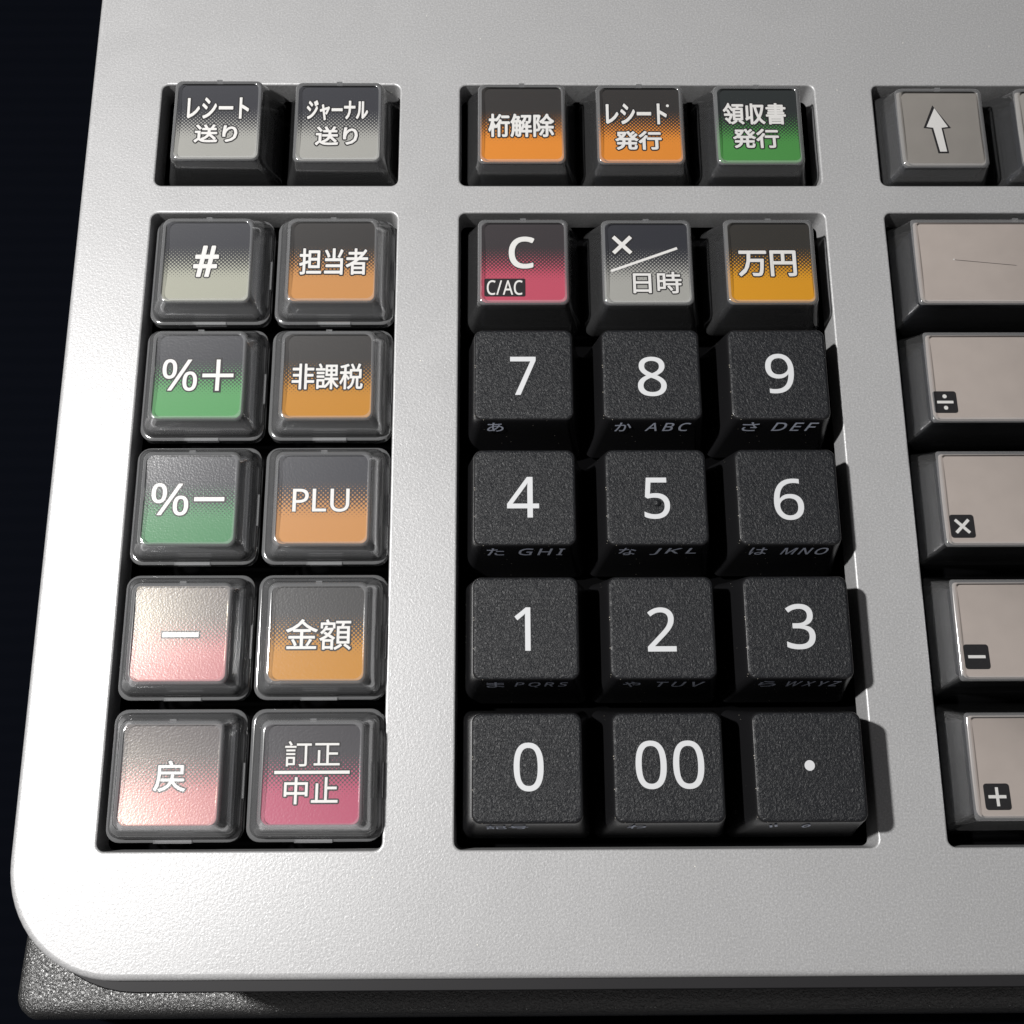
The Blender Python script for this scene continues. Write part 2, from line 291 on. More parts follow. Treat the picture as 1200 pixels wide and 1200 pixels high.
'M':'350 0 330 0 268 167 205 335 142 502 141 502 140 502 139 502 140 491 141 478 142 461 142 445 143 426 144 407 144 387 144 368 144 347 144 231 144 116 144 0 122 0 100 0 78 0 78 191 78 382 78 573 113 573 149 573 184 573 243 416 302 260 361 103 362 103 363 103 364 103 424 260 484 416 544 573 579 573 614 573 650 573 650 382 650 191 650 0 626 0 602 0 578 0 578 117 578 235 578 352 578 371 578 389 579 408 580 426 580 444 581 460 582 476 583 490 584 501 583 501 582 501 581 501 517 334 453 167 390 0 370 0',
'N':'532 191 532 0 504 0 476 0 447 0 345 159 243 317 141 476 140 476 139 476 138 476 139 463 140 449 141 432 142 415 142 397 143 378 144 359 144 340 144 320 144 213 144 107 144 0 122 0 100 0 78 0 78 191 78 382 78 573 106 573 133 573 161 573 263 415 365 257 467 99 468 99 469 99 470 99 469 107 469 120 468 137 467 154 466 173 466 193 465 214 464 232 464 249 464 357 464 465 464 573 487 573 509 573 532 573 532 382',
'O':'577 346 577 287 577 243 572 202 561 166 549 130 533 99 510 73 488 47 461 27 428 13 395 -1 357 -8 314 -8 269 -8 230 -1 196 13 163 27 136 47 114 73 92 99 76 130 65 167 54 203 49 244 49 288 49 347 59 398 78 442 97 486 126 520 166 545 205 569 254 581 314 581 372 581 420 569 459 545 498 521 527 486 547 442 567 398|125 335 125 287 125 239 132 198 145 163 159 128 179 101 207 83 235 64 271 55 314 55 357 55 392 64 420 83 447 101 468 128 481 163 495 198 501 239 501 287 501 359 486 416 456 457 426 498 379 518 314 518 271 518 235 509 207 490 179 472 159 445 145 411 132 377',
'P':'179 573 229 573 304 573 359 558 393 528 427 499 444 458 444 404 444 381 440 358 433 336 425 315 412 295 395 278 377 261 353 248 324 238 295 228 258 223 216 223 194 223 172 223 150 223 150 149 150 74 150 0 126 0 102 0 78 0 78 191 78 382 78 573 128 573|274 511 223 511 199 511 174 511 150 511 150 435 150 360 150 285 169 285 188 285 208 285 244 285 274 289 298 296 322 304 340 316 352 334 364 351 370 373 370 401 370 438 358 465 334 484 311 502',
'Q':'577 346 577 287 577 241 571 198 559 160 546 122 527 90 503 64 478 38 447 19 411 6 456 -41 502 -89 548 -136 513 -136 479 -136 444 -136 407 -93 370 -50 334 -7 330 -7 327 -7 324 -8 320 -8 317 -8 314 -8 269 -8 230 -1 196 13 163 27 136 47 114 73 92 99 76 130 65 167 54 203 49 244 49 288 49 347 59 398 78 442 97 486 126 520 166 545 205 569 254 581 314 581 372 581 420 569 459 545 498 521 527 486 547 442 567 398|125 335 125 287 125 239 132 198 145 163 159 128 179 101 207 83 235 64 271 55 314 55 357 55 392 64 420 83 447 101 468 128 481 163 495 198 501 239 501 287 501 359 486 416 456 457 426 498 379 518 314 518 271 518 235 509 207 490 179 472 159 445 145 411 132 377',
'R':'183 573 236 573 283 573 323 567 353 555 384 543 407 524 422 500 437 476 444 446 444 410 444 379 439 354 427 334 416 313 402 297 385 285 367 273 349 264 330 257 382 171 434 86 487 0 459 0 431 0 403 0 356 79 310 158 264 237 226 237 188 237 150 237 150 158 150 79 150 0 126 0 102 0 78 0 78 191 78 382 78 573 130 573|263 510 232 510 204 510 177 510 150 510 150 439 150 368 150 298 179 298 207 298 236 298 282 298 316 307 338 325 359 344 370 371 370 407 370 432 365 452 355 467 345 482 330 493 310 500 289 507',
'S':'403 183 403 153 403 119 394 90 378 66 361 42 337 24 307 11 276 -2 240 -8 198 -8 177 -8 156 -7 137 -5 117 -3 99 0 83 4 67 8 53 13 41 19 41 42 41 65 41 88 60 80 84 72 113 65 141 58 171 55 201 55 230 55 253 58 273 66 292 73 306 84 316 98 326 112 330 128 330 147 330 165 326 181 318 194 310 207 297 219 277 230 258 241 230 252 196 265 171 274 150 283 131 294 113 304 97 316 85 330 73 343 63 358 57 375 51 392 48 412 48 435 48 465 56 491 71 513 87 534 108 551 136 563 163 575 195 581 231 581 262 581 291 578 318 572 344 566 368 558 389 549 381 528 374 507 366 487 347 495 325 503 302 508 279 514 254 517 229 517 205 517 185 514 169 507 153 500 141 490 133 478 125 465 121 450 121 434 121 415 125 399 133 386 141 373 154 361 172 351 191 341 215 330 246 318 280 306 308 293 332 279 355 265 372 248 385 228 397 208',
'T':'259 170 259 0 235 0 211 0 187 0 187 170 187 339 187 509 127 509 68 509 8 509 8 530 8 551 8 573 151 573 294 573 437 573 437 551 437 530 437 509 378 509 318 509 259 509 259 339',
'U':'513 326 513 202 513 163 505 127 489 95 473 63 449 38 416 20 383 1 341 -8 290 -8 219 -8 165 11 128 50 91 89 72 140 72 204 72 327 72 450 72 573 96 573 120 573 144 573 144 449 144 325 144 201 144 155 157 119 182 93 206 67 244 55 294 55 329 55 357 61 379 73 401 86 416 103 427 126 437 148 442 173 442 202 442 326 442 449 442 573 466 573 489 573 513 573 513 449',
'V':'456 573 481 573 413 382 345 191 277 0 253 0 229 0 204 0 136 191 68 382 0 573 25 573 50 573 75 573 118 450 161 328 204 205 210 190 215 175 220 160 224 146 228 132 231 119 235 106 238 93 241 80 243 93 246 106 250 119 253 133 257 147 262 161 266 176 271 191 277 207 319 329 362 451 405 573 430 573',
'W':'710 573 735 573 685 382 634 191 583 0 559 0 534 0 510 0 473 125 436 250 399 375 395 387 392 398 389 410 386 422 383 433 380 443 377 454 375 463 373 471 371 479 370 485 370 488 369 485 368 479 367 471 366 463 364 454 361 443 358 433 355 421 352 409 350 397 346 385 342 373 306 249 270 124 234 0 210 0 186 0 161 0 111 191 60 382 10 573 35 573 60 573 85 573 115 456 144 339 174 223 177 211 180 198 183 186 186 174 188 163 190 151 193 140 195 129 196 118 198 107 200 97 201 87 203 97 205 108 206 119 208 131 211 142 213 154 216 166 219 179 222 191 225 203 229 215 232 227 265 342 299 457 333 573 358 573 383 573 407 573 442 457 477 341 512 225 516 212 520 200 523 187 526 175 529 163 532 151 534 139 537 128 538 117 540 106 542 96 544 87 545 100 547 114 550 129 553 143 556 159 560 175 563 191 567 207 572 224 601 340 631 456 660 573 685 573',
'X':'403 100 467 0 439 0 412 0 385 0 334 83 284 166 233 249 182 166 131 83 79 0 54 0 29 0 3 0 67 99 130 199 193 298 134 390 75 481 15 573 42 573 69 573 95 573 142 498 189 423 236 348 283 423 330 498 377 573 402 573 428 573 453 573 394 482 335 391 276 300 339 200',
'Y':'177 385 227 291 277 385 326 479 376 573 402 573 428 573 454 573 390 456 327 339 263 222 263 148 263 74 263 0 239 0 215 0 191 0 191 73 191 146 191 219 127 337 64 455 0 573 26 573 52 573 79 573 128 479',
'Z':'427 21 427 0 295 0 163 0 30 0 30 18 30 36 30 55 131 206 231 357 332 508 235 508 137 508 40 508 40 530 40 551 40 573 167 573 293 573 419 573 419 554 419 536 419 518 319 367 218 215 118 64 221 64 324 64 427 64 427 43',
'%':'116 581 156 581 196 581 226 565 246 534 267 502 277 458 277 402 277 345 267 301 247 269 228 237 198 221 156 221 118 221 89 237 69 269 49 301 39 345 39 402 39 458 49 502 67 534 86 565|177 531 156 531 136 531 121 520 112 498 103 477 98 445 98 402 98 359 103 327 112 305 121 283 136 272 156 272 177 272 193 283 203 304 213 326 218 358 218 402 218 445 213 477 203 498 193 520|502 573 523 573 417 382 311 191 205 0 185 0 164 0 144 0 249 191 355 382 461 573 482 573|466 351 507 351 546 351 576 336 596 304 617 273 627 229 627 172 627 116 617 72 598 40 578 8 548 -8 507 -8 469 -8 440 8 420 40 400 72 390 116 390 172 390 229 399 273 418 304 437 336|528 301 507 301 487 301 472 290 462 269 453 247 448 215 448 172 448 129 453 97 462 75 472 53 487 43 507 43 528 43 543 53 553 75 563 96 569 129 569 172 569 215 563 247 553 269 543 290',
'#':'422 350 385 350 377 307 368 264 360 221 397 221 433 221 470 221 470 203 470 186 470 168 430 168 390 168 350 168 339 112 328 56 317 0 298 0 279 0 260 0 271 56 282 112 293 168 254 168 216 168 178 168 168 112 157 56 147 0 128 0 109 0 91 0 101 56 111 112 121 168 87 168 54 168 20 168 20 186 20 203 20 221 57 221 94 221 132 221 140 264 149 307 157 350 121 350 86 350 50 350 50 367 50 385 50 403 89 403 128 403 167 403 177 459 188 516 199 573 218 573 237 573 257 573 246 516 235 459 225 403 263 403 302 403 340 403 351 459 361 516 372 573 391 573 409 573 427 573 417 516 406 459 395 403 429 403 463 403 497 403 497 385 497 367 497 350 460 350|197 264 188 221 227 221 265 221 303 221 311 264 320 307 328 350 290 350 252 350 213 350 205 307',
'/':'267 573 290 573 219 382 148 191 77 0 54 0 31 0 8 0 79 191 150 382 221 573 244 573',
}
def _curve_mesh(body, gap=0.10):
    if all(c in GLYPH for c in body):
        cu = bpy.data.curves.new("lettering", 'CURVE'); pen = 0.0
        for ch in body:
            spl = [[list(map(int, sp.split()))] for sp in GLYPH[ch].split("|")]
            pts = [[v[0][i:i+6] for i in range(0, len(v[0]), 6)] for v in spl]
            xs = [p[2] for sp in pts for p in sp]; x0 = min(xs)
            for sp in pts:
                s = cu.splines.new('BEZIER'); s.bezier_points.add(len(sp)-1); s.use_cyclic_u = True; s.resolution_u = 4
                for b, p in zip(s.bezier_points, sp):
                    b.handle_left_type = b.handle_right_type = 'FREE'
                    q = [(p[i] + (0 if i % 2 else pen*1000 - x0))/1000 for i in range(6)]
                    b.handle_left = (q[0], q[1], 0); b.co = (q[2], q[3], 0); b.handle_right = (q[4], q[5], 0)
            pen += (max(xs)-x0)/1000 + gap
    else:
        cu = bpy.data.curves.new("lettering", 'FONT'); cu.body = body; cu.size = 1.0; cu.resolution_u = 3
    cu.dimensions = '2D'; cu.fill_mode = 'BOTH'; 
    o = bpy.data.objects.new("lettering", cu); COL.objects.link(o)
    dg = bpy.context.evaluated_depsgraph_get(); dg.update()
    me = bpy.data.meshes.new_from_object(o.evaluated_get(dg))
    vs2 = [(v.co.x, v.co.y) for v in me.vertices]; fs = [tuple(p.vertices) for p in me.polygons]
    bpy.data.objects.remove(o); bpy.data.meshes.remove(me); bpy.data.curves.remove(cu)
    return vs2, fs

_cache = {}
def curve_mesh(body, gap=0.10):
    """points, faces and outline edges of a word"""
    k = (body, gap)
    if k not in _cache:
        vs2, fs = _curve_mesh(body, gap); cnt = {}
        for f in fs:
            for i in range(len(f)):
                e_ = tuple(sorted((f[i], f[(i+1) % len(f)]))); cnt[e_] = cnt.get(e_, 0) + 1
        _cache[k] = (vs2, fs, [e_ for e_, c in cnt.items() if c == 1])
    return _cache[k]

def letter(bm, body, box, zf, bold=0.0, halo=None, shear=0.0, gap=0.10, z0=0.03, dz=0.03, place=None):
    """fit the word into box (x0,y0,x1,y1); bold: ink spread in mm; halo: a wider dark print underneath"""
    vs2, fs, es = curve_mesh(body, gap)
    xs = [a + shear*b for a, b in vs2]; ys = [b for a, b in vs2]
    X0, X1, Y0, Y1 = min(xs), max(xs), min(ys), max(ys)
    x0, y0, x1, y1 = box[0]+bold, box[1]+bold, box[2]-bold, box[3]-bold
    sx = (x1-x0)/(X1-X0); sy = (y1-y0)/max(Y1-Y0, 1e-6)
    P = [(x0 + (a-X0)*sx, y0 + (b-Y0)*sy) for a, b in zip(xs, ys)]
    def at(x, y, lift): return place(x, y, lift) if place else (x, y, zf(x, y) + lift)
    def spread(r, lift, mi):
        step = 0.012/(2*len(es)+1); j = 0
        for a, b in es:
            p, q = Vector(P[a]), Vector(P[b]); d = q-p
            if d.length > 1e-7:
                s = Vector((-d.y, d.x)).normalized()*r; lf = lift + step*j; j += 1
                f = bm.faces.new([bm.verts.new(at(v.x, v.y, lf)) for v in (p-s, q-s, q+s, p+s)]); f.material_index = mi
            lf = lift + step*j; j += 1
            f = bm.faces.new([bm.verts.new(at(p.x + r*math.cos(t*math.pi/4+.39), p.y + r*math.sin(t*math.pi/4+.39), lf)) for t in range(8)]); f.material_index = mi
    def fill(lift, mi):
        vv = [bm.verts.new(at(x, y, lift)) for x, y in P]
        for f in fs:
            try: q = bm.faces.new([vv[i] for i in f])
            except ValueError: continue
            q.material_index = mi
    if halo is not None:
        fill(z0 + 0.013, 1); spread(bold + halo, z0, 1)
    fill(z0 + dz + 0.013, 0)
    if bold > 0: spread(bold, z0 + dz, 0)

def stroke(bm, p, q, w, zf, mi=0, lift=0.06, n=6):
    p = Vector(p); q = Vector(q); d = (q-p).normalized(); s = Vector((-d.y, d.x))*w/2
    pts = [p + (q-p)*i/n for i in range(n+1)]
    a = [bm.verts.new((v.x+s.x, v.y+s.y, zf(v.x+s.x, v.y+s.y)+lift)) for v in pts]
    b = [bm.verts.new((v.x-s.x, v.y-s.y, zf(v.x-s.x, v.y-s.y)+lift)) for v in pts]
    for i in range(n):
        f = bm.faces.new([b[i], b[i+1], a[i+1], a[i]]); f.material_index = mi

def poly(bm, pts, zf, mi=0, lift=0.06):
    f = bm.faces.new([bm.verts.new((x, y, zf(x, y)+lift)) for x, y in pts]); f.material_index = mi

def disc(bm, cx, cy, r, zf, mi=0, lift=0.06, n=20):
    poly(bm, [(cx + r*math.cos(2*math.pi*i/n), cy + r*math.sin(2*math.pi*i/n)) for i in range(n)], zf, mi, lift)

# ------------------------------------------------------------------ the cash register: panel, bed, lower body, front lip
PX0, PX1, PY0, PY1 = -60.70, 140.0, -114.05, 95.0
OPEN = [(-48.98, -9.90, 4.89, 23.56), (-48.98, -9.90, -97.48, 0.0),
        (0.0, 58.5, 4.89, 23.56), (0.0, 58.5, -97.48, 0.0),
        (68.13, 125.0, 4.89, 23.56), (68.13, 125.0, -97.48, 0.0)]
reg = thing("cash_register", "silver keyboard deck of a cash register on a black textured body", "cash register", (0, 0, 0))

def build_panel():
    bm = bmesh.new(); edges = []
    D = 4.4
    def outer(o, z): return [(x, y, z) for x, y in rrect(PX1-PX0-2*o, PY1-PY0-2*o, 15.5-o, 16, (PX0+PX1)/2, (PY0+PY1)/2)]
    prof = [(0.0, -D), (0.0, -1.0), (0.10, -0.55), (0.32, -0.22), (0.62, -0.05), (1.0, 0.0)]
    vr = loft(bm, [outer(o, z) for o, z in prof], cap_top=False, cap_bot=False)
    loops = [vr[-1]]
    for x0, x1, y0, y1 in OPEN:
        w, d, cx, cy = x1-x0, y1-y0, (x0+x1)/2, (y0+y1)/2
        hp = [(0.30, 0.0), (0.12, -0.05), (0.02, -0.16), (0.0, -0.34), (-0.16, -D)]
        hr = loft(bm, [[(x, y, z) for x, y in rrect(w+2*o, d+2*o, 1.15+o, 6, cx, cy)] for o, z in hp], cap_top=False, cap_bot=False, flip=False)
        loops.append(hr[0])
    bm.edges.ensure_lookup_table()
    es = []
    for lp in loops:
        for i in range(len(lp)):
            e_ = bm.edges.get((lp[i], lp[(i+1) % len(lp)]))
            es.append(e_)
    bmesh.ops.triangle_fill(bm, use_beauty=True, use_dissolve=False, edges=es)
    bmesh.ops.recalc_face_normals(bm, faces=bm.faces)
    o = obj("front_panel", bm, reg, [M["panel"]]); smooth(o.data, 40)
    for p in o.data.polygons:
        if all(abs(o.data.vertices[i].co.z) < 1e-7 for i in p.vertices): p.use_smooth = False
    return o
build_panel()

k = NT("dark_bed_plastic"); k.p.inputs["Base Color"].default_value = (0.0010, 0.0010, 0.0012, 1); k.p.inputs["Roughness"].default_value = 0.9; k.p.inputs["Specular IOR Level"].default_value = 0.05
M["bed"] = k.m
k = NT("black_textured_body"); co = k.objco()
k.p.inputs["Base Color"].default_value = (0.030, 0.030, 0.030, 1); k.p.inputs["Roughness"].default_value = 0.34; k.p.inputs["Specular IOR Level"].default_value = 1.0; k.p.inputs["IOR"].default_value = 1.75
k.l(k.bump(k.noise(co, 2.2, 3.0, 0.6, 0.9), 1.0, 0.34), k.p.inputs["Normal"])
M["body"] = k.m
M["skirt"] = plain("dark_grey_body_edge", (0.017, 0.0165, 0.018), 0.5, 0.4)

bm = bmesh.new()      # bed under the openings
add_box(bm, PX0+2.5, PX1-2.5, PY0+4, PY1-2.5, -12.0, -9.0)
obj("key_bed", bm, reg, [M["bed"]])
bm = bmesh.new()      # slab below the panel, a little proud at the front
def slab(o, z): return [(x, y, z) for x, y in rrect(PX1-PX0-1.0-2*o, PY1-PY0+2.6-2*o, 17-o, 12, (PX0+PX1)/2+0.9, (PY0+PY1)/2-0.3)]
loft(bm, [slab(1.5, -40), slab(0, -14), slab(0, -12.6), slab(0.25, -12.2), slab(0.6, -12.05)])
o = obj("lower_body", bm, reg, [M["skirt"]]); smooth(o.data, 40)
bm = bmesh.new()      # textured lip that sticks out under the front edge
def lip(o, z): return [(x, y, z + 0.0 - 0.16*(y + 117.0)) for x, y in rrect(222-2*o, 15.6-2*o, 3.4, 6, -71.6+111, -116.1)]
loft(bm, [lip(-3.0, -60), lip(-1.2, -40), lip(0.0, -35.4), lip(0.7, -34.0), lip(1.5, -33.3), lip(2.4, -33.05), lip(3.2, -33.0)])
o = obj("front_lip", bm, reg, [M["body"]]); smooth(o.data, 50)

bm = bmesh.new()      # dark band between panel and body, running round under the panel's edge
def band(o, z): return [(x, y, z) for x, y in rrect(PX1-PX0-1.0-2*o, PY1-PY0+2.2-2*o, 17-o, 12, (PX0+PX1)/2+0.9, (PY0+PY1)/2-0.5)]
rings = [band(1.66, -12.0), band(0, -12.0), band(0, -1.6), band(0.2, -1.35), band(1.66, -1.25)]
loft(bm, rings + [rings[0]], cap_top=False, cap_bot=False)
bmesh.ops.remove_doubles(bm, verts=bm.verts, dist=1e-5); bmesh.ops.recalc_face_normals(bm, faces=bm.faces)
o = obj("edge_band", bm, reg, [M["skirt"]]); smooth(o.data, 40)

# dark surface it stands on
k = NT("dark_navy_cloth"); co = k.objco()
w_ = k.n("ShaderNodeTexWave"); k.l(co, w_.inputs["Vector"]); w_.inputs["Scale"].default_value = 0.09; w_.bands_direction = 'Y'
w_.inputs["Distortion"].default_value = 0.6
k.l(k.ramp(w_.outputs["Fac"], [(0.2, (0.0016, 0.0021, 0.0038)), (0.8, (0.0018, 0.0023, 0.0041))]), k.p.inputs["Base Color"])
k.p.inputs["Roughness"].default_value = 0.9; k.p.inputs["Specular IOR Level"].default_value = 0.02
bm = bmesh.new(); add_box(bm, -700, 700, -700, 700, -75, -60)
g = obj("table_surface", bm, None, [k.m]); g["kind"] = "structure"

# ------------------------------------------------------------------ key meshes
LZ, DISH = 5.2, 0.30
def lz(x, y): return LZ + DISH*((y/6.75)**2 - 1.0)

def clear_cap(w, d, lipz, ty, flange=True, wall="cap_wall", cr=1.0):
    """see-through moulded cap: outer skin and inner skin, wall about a millimetre; origin at the key's centre"""
    bm = bmesh.new()
    tw, td = w-4.2, 14.5           # top plate
    def R(i, z, r, f, dish=0.0):   # f: 0 at the foot, 1 at the top
        return ring(w - (w-tw)*f - 2*i, d - (d-td)*f - 2*i, max(r*cr, 0.3), z, 0.0, ty*f, 6, dish, td/2, 10)
    if flange:
        rings = [R(-0.05, lipz-1.3, 1.9, 0), R(0, lipz-0.10, 1.9, 0), R(0.10, lipz, 1.85, 0), R(0.42, lipz+0.04, 1.8, 0),
                 R(0.46, lipz+0.45, 1.7, 0.05)]
        mi = [2, 2, 2, 1]
    else:
        rings = [R(0, lipz-1.0, 1.9, 0), R(0.0, lipz, 1.9, 0.0)]; mi = [1]
    z0 = lipz+0.45
    zt = LZ+0.62
    for f in (0.3, 0.55, 0.78, 0.92):
        rings.append(R(0.12*(1-f), z0 + (zt-0.75-z0)*(f**1.12), 1.55-0.25*f, f)); mi.append(1)
    rings += [R(0.04, zt-0.42, 1.3, 1.0), R(0.16, zt-0.16, 1.25, 1), R(0.36, zt-0.03, 1.2, 1), R(0.62, zt, 1.15, 1)]
    mi += [1, 2, 2, 2]
    rings.append(R(0.72, zt-0.02, 1.1, 1, DISH)); mi += [2, 2]
    rows = loft(bm, rings, mi, cap_bot=False, cap_top=False); last = rows[-1]
    n = len(last); corner = {i for i in range(n) if i in range(1, 5) or i in range(8, 12) or i in range(25, 29) or i in range(32, 36)}
    bm.faces.ensure_lookup_table()
    for f in bm.faces:         # the skirt's four corners are thick; extra milkiness paints in light trapped there
        if f.material_index == 1 and (f.index % n) in corner: f.material_index = 4
    # the dished top: one strip per pair of points facing each other on the left and right sides
    last = [bm.verts.new(v.co) for v in last]      # own points, so the plate keeps its own normals
    lf = sorted([v for v in last if v.co.x < 0], key=lambda v: v.co.y); rt = sorted([v for v in last if v.co.x > 0], key=lambda v: v.co.y)
    for i in range(len(lf)-1):
        f = bm.faces.new([lf[i], rt[i], rt[i+1], lf[i+1]]); f.material_index = 0
    # inner skin
    inn = [R(1.0, lipz-1.3, 1.2, 0), R(1.05, z0, 1.2, 0.06)]
    mii = [3]
    for f in (0.5, 0.9): inn.append(R(0.95, z0 + (zt-1.5-z0)*f, 1.0, f)); mii.append(3)
    inn += [R(0.62, zt-0.62, 1.0, 1.0)]; mii.append(3)
    loft(bm, inn, mii+[3], cap_bot=False, cap_top=False, flip=True)
    # snap-fit tabs at the front and right, gate mark at the back
    if flange:
        add_box(bm, -2.6, 2.6, -d/2-0.12, -d/2+0.35, lipz-0.5, lipz+0.28, 2)
        add_box(bm, w/2-0.30, w/2+0.08, -3.2, 1.6, lipz-0.5, lipz+0.34, 2)
    add_box(bm, -0.45, 0.45, ty+td/2-0.35, ty+td/2+0.10, zt-0.75, zt-0.20, 2)
    m = bpy.data.meshes.new("clear_cap"); bm.to_mesh(m); bm.free()
    for v in m.vertices: v.co *= MM
    for x in ("cap_top", wall, "cap_rim", "cap_inner", "cap_edge"): m.materials.append(M[x])
    smooth(m, 42)
    return m

def core_mesh(w, d, lipz, ty):
    bm = bmesh.new()
    loft(bm, [ring(w-4.7, 13.9, 1.0, -4.6, 0, ty*0.5), ring(w-4.9, 13.7, 1.0, lipz+0.6, 0, ty*0.7), ring(w-5.3, 13.3, 0.9, LZ-1.0, 0, ty), ring(w-5.4, 13.2, 0.9, LZ-0.45, 0, ty)])
    m = bpy.data.meshes.new("key_core"); bm.to_mesh(m); bm.free()
    for v in m.vertices: v.co *= MM
    m.materials.append(M["core"]); smooth(m, 40)
    return m

def label_mesh(w, h=13.45):
    bm = bmesh.new()
    ny = 14; n = 0
    # a rounded card, dished front to back: a strip per row
    def hw(y):
        r = 1.05; t = h/2 - abs(y)
        if y > 0: r = 0.45
        if t < r: return w/2 - r + math.sqrt(max(r*r - (r-t)**2, 0))
        return w/2
    ys = sorted(set([-h/2 + 1e-3, -h/2+0.08, -h/2+0.2, -h/2+0.45, -h/2+0.75, -h/2+1.05, h/2-0.45, h/2-0.25, h/2-0.08, h/2-1e-3] + [-h/2+1.05 + (h-1.5)*i/ny for i in range(1, ny)]))
    prev = None
    for y in ys:
        a = bm.verts.new((-hw(y), y, lz(0, y))); b = bm.verts.new((hw(y), y, lz(0, y)))
        if prev: bm.faces.new([prev[0], prev[1], b, a])
        prev = (a, b)
    m = bpy.data.meshes.new("label"); bm.to_mesh(m); bm.free()
    for v in m.vertices: v.co *= MM
    for p in m.polygons: p.use_smooth = True
    return m

# ------------------------------------------------------------------ the clear-capped keys
ORANGE = (0.62, 0.215, 0.028); AMBER = (0.43, 0.190, 0.022); PALEORANGE = (0.46, 0.215, 0.070)
GREEN = (0.060, 0.235, 0.056); LGREEN = (0.080, 0.260, 0.095); DGREEN = (0.060, 0.195, 0.088)
PINK = (0.42, 0.064, 0.105); ROSE = (0.37, 0.062, 0.118); SALMON = (0.38, 0.110, 0.135)
GREY = (0.31, 0.308, 0.288); LGREY = (0.33, 0.332, 0.275)
BROWNISH = (0.026, 0.024, 0.0235)
mats_label = {}
def lab(col, dark=(0.028, 0.029, 0.036), pitch=0.60, glare=0.0):
    kk = (col, dark, pitch, glare)
    if kk not in mats_label: mats_label[kk] = mat_label("printed_label", col, dark, pitch=pitch, glare=glare)
    return mats_label[kk]

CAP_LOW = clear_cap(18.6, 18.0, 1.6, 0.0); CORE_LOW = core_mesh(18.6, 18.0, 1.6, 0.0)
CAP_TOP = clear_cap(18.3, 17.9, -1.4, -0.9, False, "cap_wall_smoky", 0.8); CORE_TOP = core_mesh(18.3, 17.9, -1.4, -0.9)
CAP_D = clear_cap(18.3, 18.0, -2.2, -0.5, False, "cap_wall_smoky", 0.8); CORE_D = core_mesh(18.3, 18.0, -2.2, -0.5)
LABEL_STD = label_mesh(13.25)

def clear_key(cx, cy, label, group, mat, build, cap, core, ty=0.0, zs=0.0, lmesh=None, cat="key", name="function_key"):
    """cx, cy: centre of the printed label; ty: how far the top leans off the foot"""
    k = zs/(159.0-LZ)      # a higher key stands nearer the middle of the view for the same place in the photo
    cx += (6.55-cx)*k; cy += (-91.8-cy)*k
    t = thing(name, label, cat, (cx, cy-ty, zs), group)
    obj("key_core", core, t); obj("clear_cap", cap, t)
    m = (lmesh or LABEL_STD).copy(); lb = obj("label", m, t, [mat]); lb.location.y = ty*MM
    bm = bmesh.new(); build(bm)
    if len(bm.verts): obj("legend", bm, lb, [M["ink"], M["halo"]])
    else: bm.free()
    return t

def words(*items, bold=0.095, halo=0.20):
    def b(bm):
        for w, box in items:
            letter(bm, w, box, lz, bold, halo)
    return b

GA = "clear keys above the left block"; GB = "clear keys of the left block"; GC = "clear keys above the number pad"; GD = "clear keys over the number pad"
CB = (-38.1, -19.05); RB = (-11.25, -29.95, -48.85, -68.2, -87.3)
SX = 0.18   # labels of the left block sit a hair right of the caps
clear_key(-38.05, 13.05, "clear key with four katakana over two characters on black to grey, top-left corner", GA, lab(GREY),
          words(("レシート", (-5.04, .67, 4.84, 4.50)), ("送り", (-3.65, -3.72, 3.23, -.36))), CAP_TOP, CORE_TOP, -0.9, -1.7)
clear_key(-18.98, 12.75, "clear key with five small katakana over two characters on black to grey", GA, lab(GREY),
          words(("ジャーナル", (-5.20, .68, 4.65, 4.30)), ("送り", (-3.66, -3.91, 3.13, -.39))), CAP_TOP, CORE_TOP, -0.9, -1.7)

clear_key(CB[0], RB[0], "clear-capped key with a white # on black fading to pale grey-green", GB, lab(LGREY),
          words(("#", (-2.17, -2.59, 1.72, 2.78)), bold=0.14, halo=0.17), CAP_LOW, CORE_LOW, 0.0, -2.6)
clear_key(CB[1], RB[0], "clear key with three white kanji on black to light orange, beside the # key", GB, lab(PALEORANGE, BROWNISH),
          words(("担当者", (-5.17, -2.20, 5.49, 2.31)), bold=0.075), CAP_LOW, CORE_LOW, 0.0, -2.6)
def pct_plus(bm):
    letter(bm, "%", (-5.58, -2.30, -.29, 2.81), lz, 0.035, 0.18)
    for mi, w_, lift, ex in ((1, 1.15, 0.03, 0.28), (0, 0.58, 0.06, 0.0)):
        stroke(bm, (.46-ex, .2), (5.13+ex, .2), w_, lz, mi, lift); stroke(bm, (2.78, -2.27-ex), (2.78, 2.74+ex), w_, lz, mi, lift+0.008)
clear_key(CB[0], RB[1], "clear-capped key with white %+ on black fading to bright green", GB, lab(LGREEN), pct_plus, CAP_LOW, CORE_LOW, 0.0, -2.5)
clear_key(CB[1], RB[1], "clear key with three white kanji on black to amber, beside the %+ key", GB, lab(AMBER, BROWNISH),
          words(("非課税", (-5.44, -2.09, 5.25, 2.10)), bold=0.055), CAP_LOW, CORE_LOW, 0.0, -2.5)
def pct_minus(bm):
    letter(bm, "%", (-5.71, -2.41, -.25, 2.49), lz, 0.035, 0.18)
    stroke(bm, (.3, .06), (5.2, .06), 1.1, lz, 1, 0.03); stroke(bm, (.54, .06), (4.94, .06), 0.62, lz, 0, 0.06)
clear_key(CB[0], RB[2], "clear-capped key with white %- on dark grey fading to dull green", GB, lab(DGREEN), pct_minus, CAP_LOW, CORE_LOW, 0.0, -2.4)
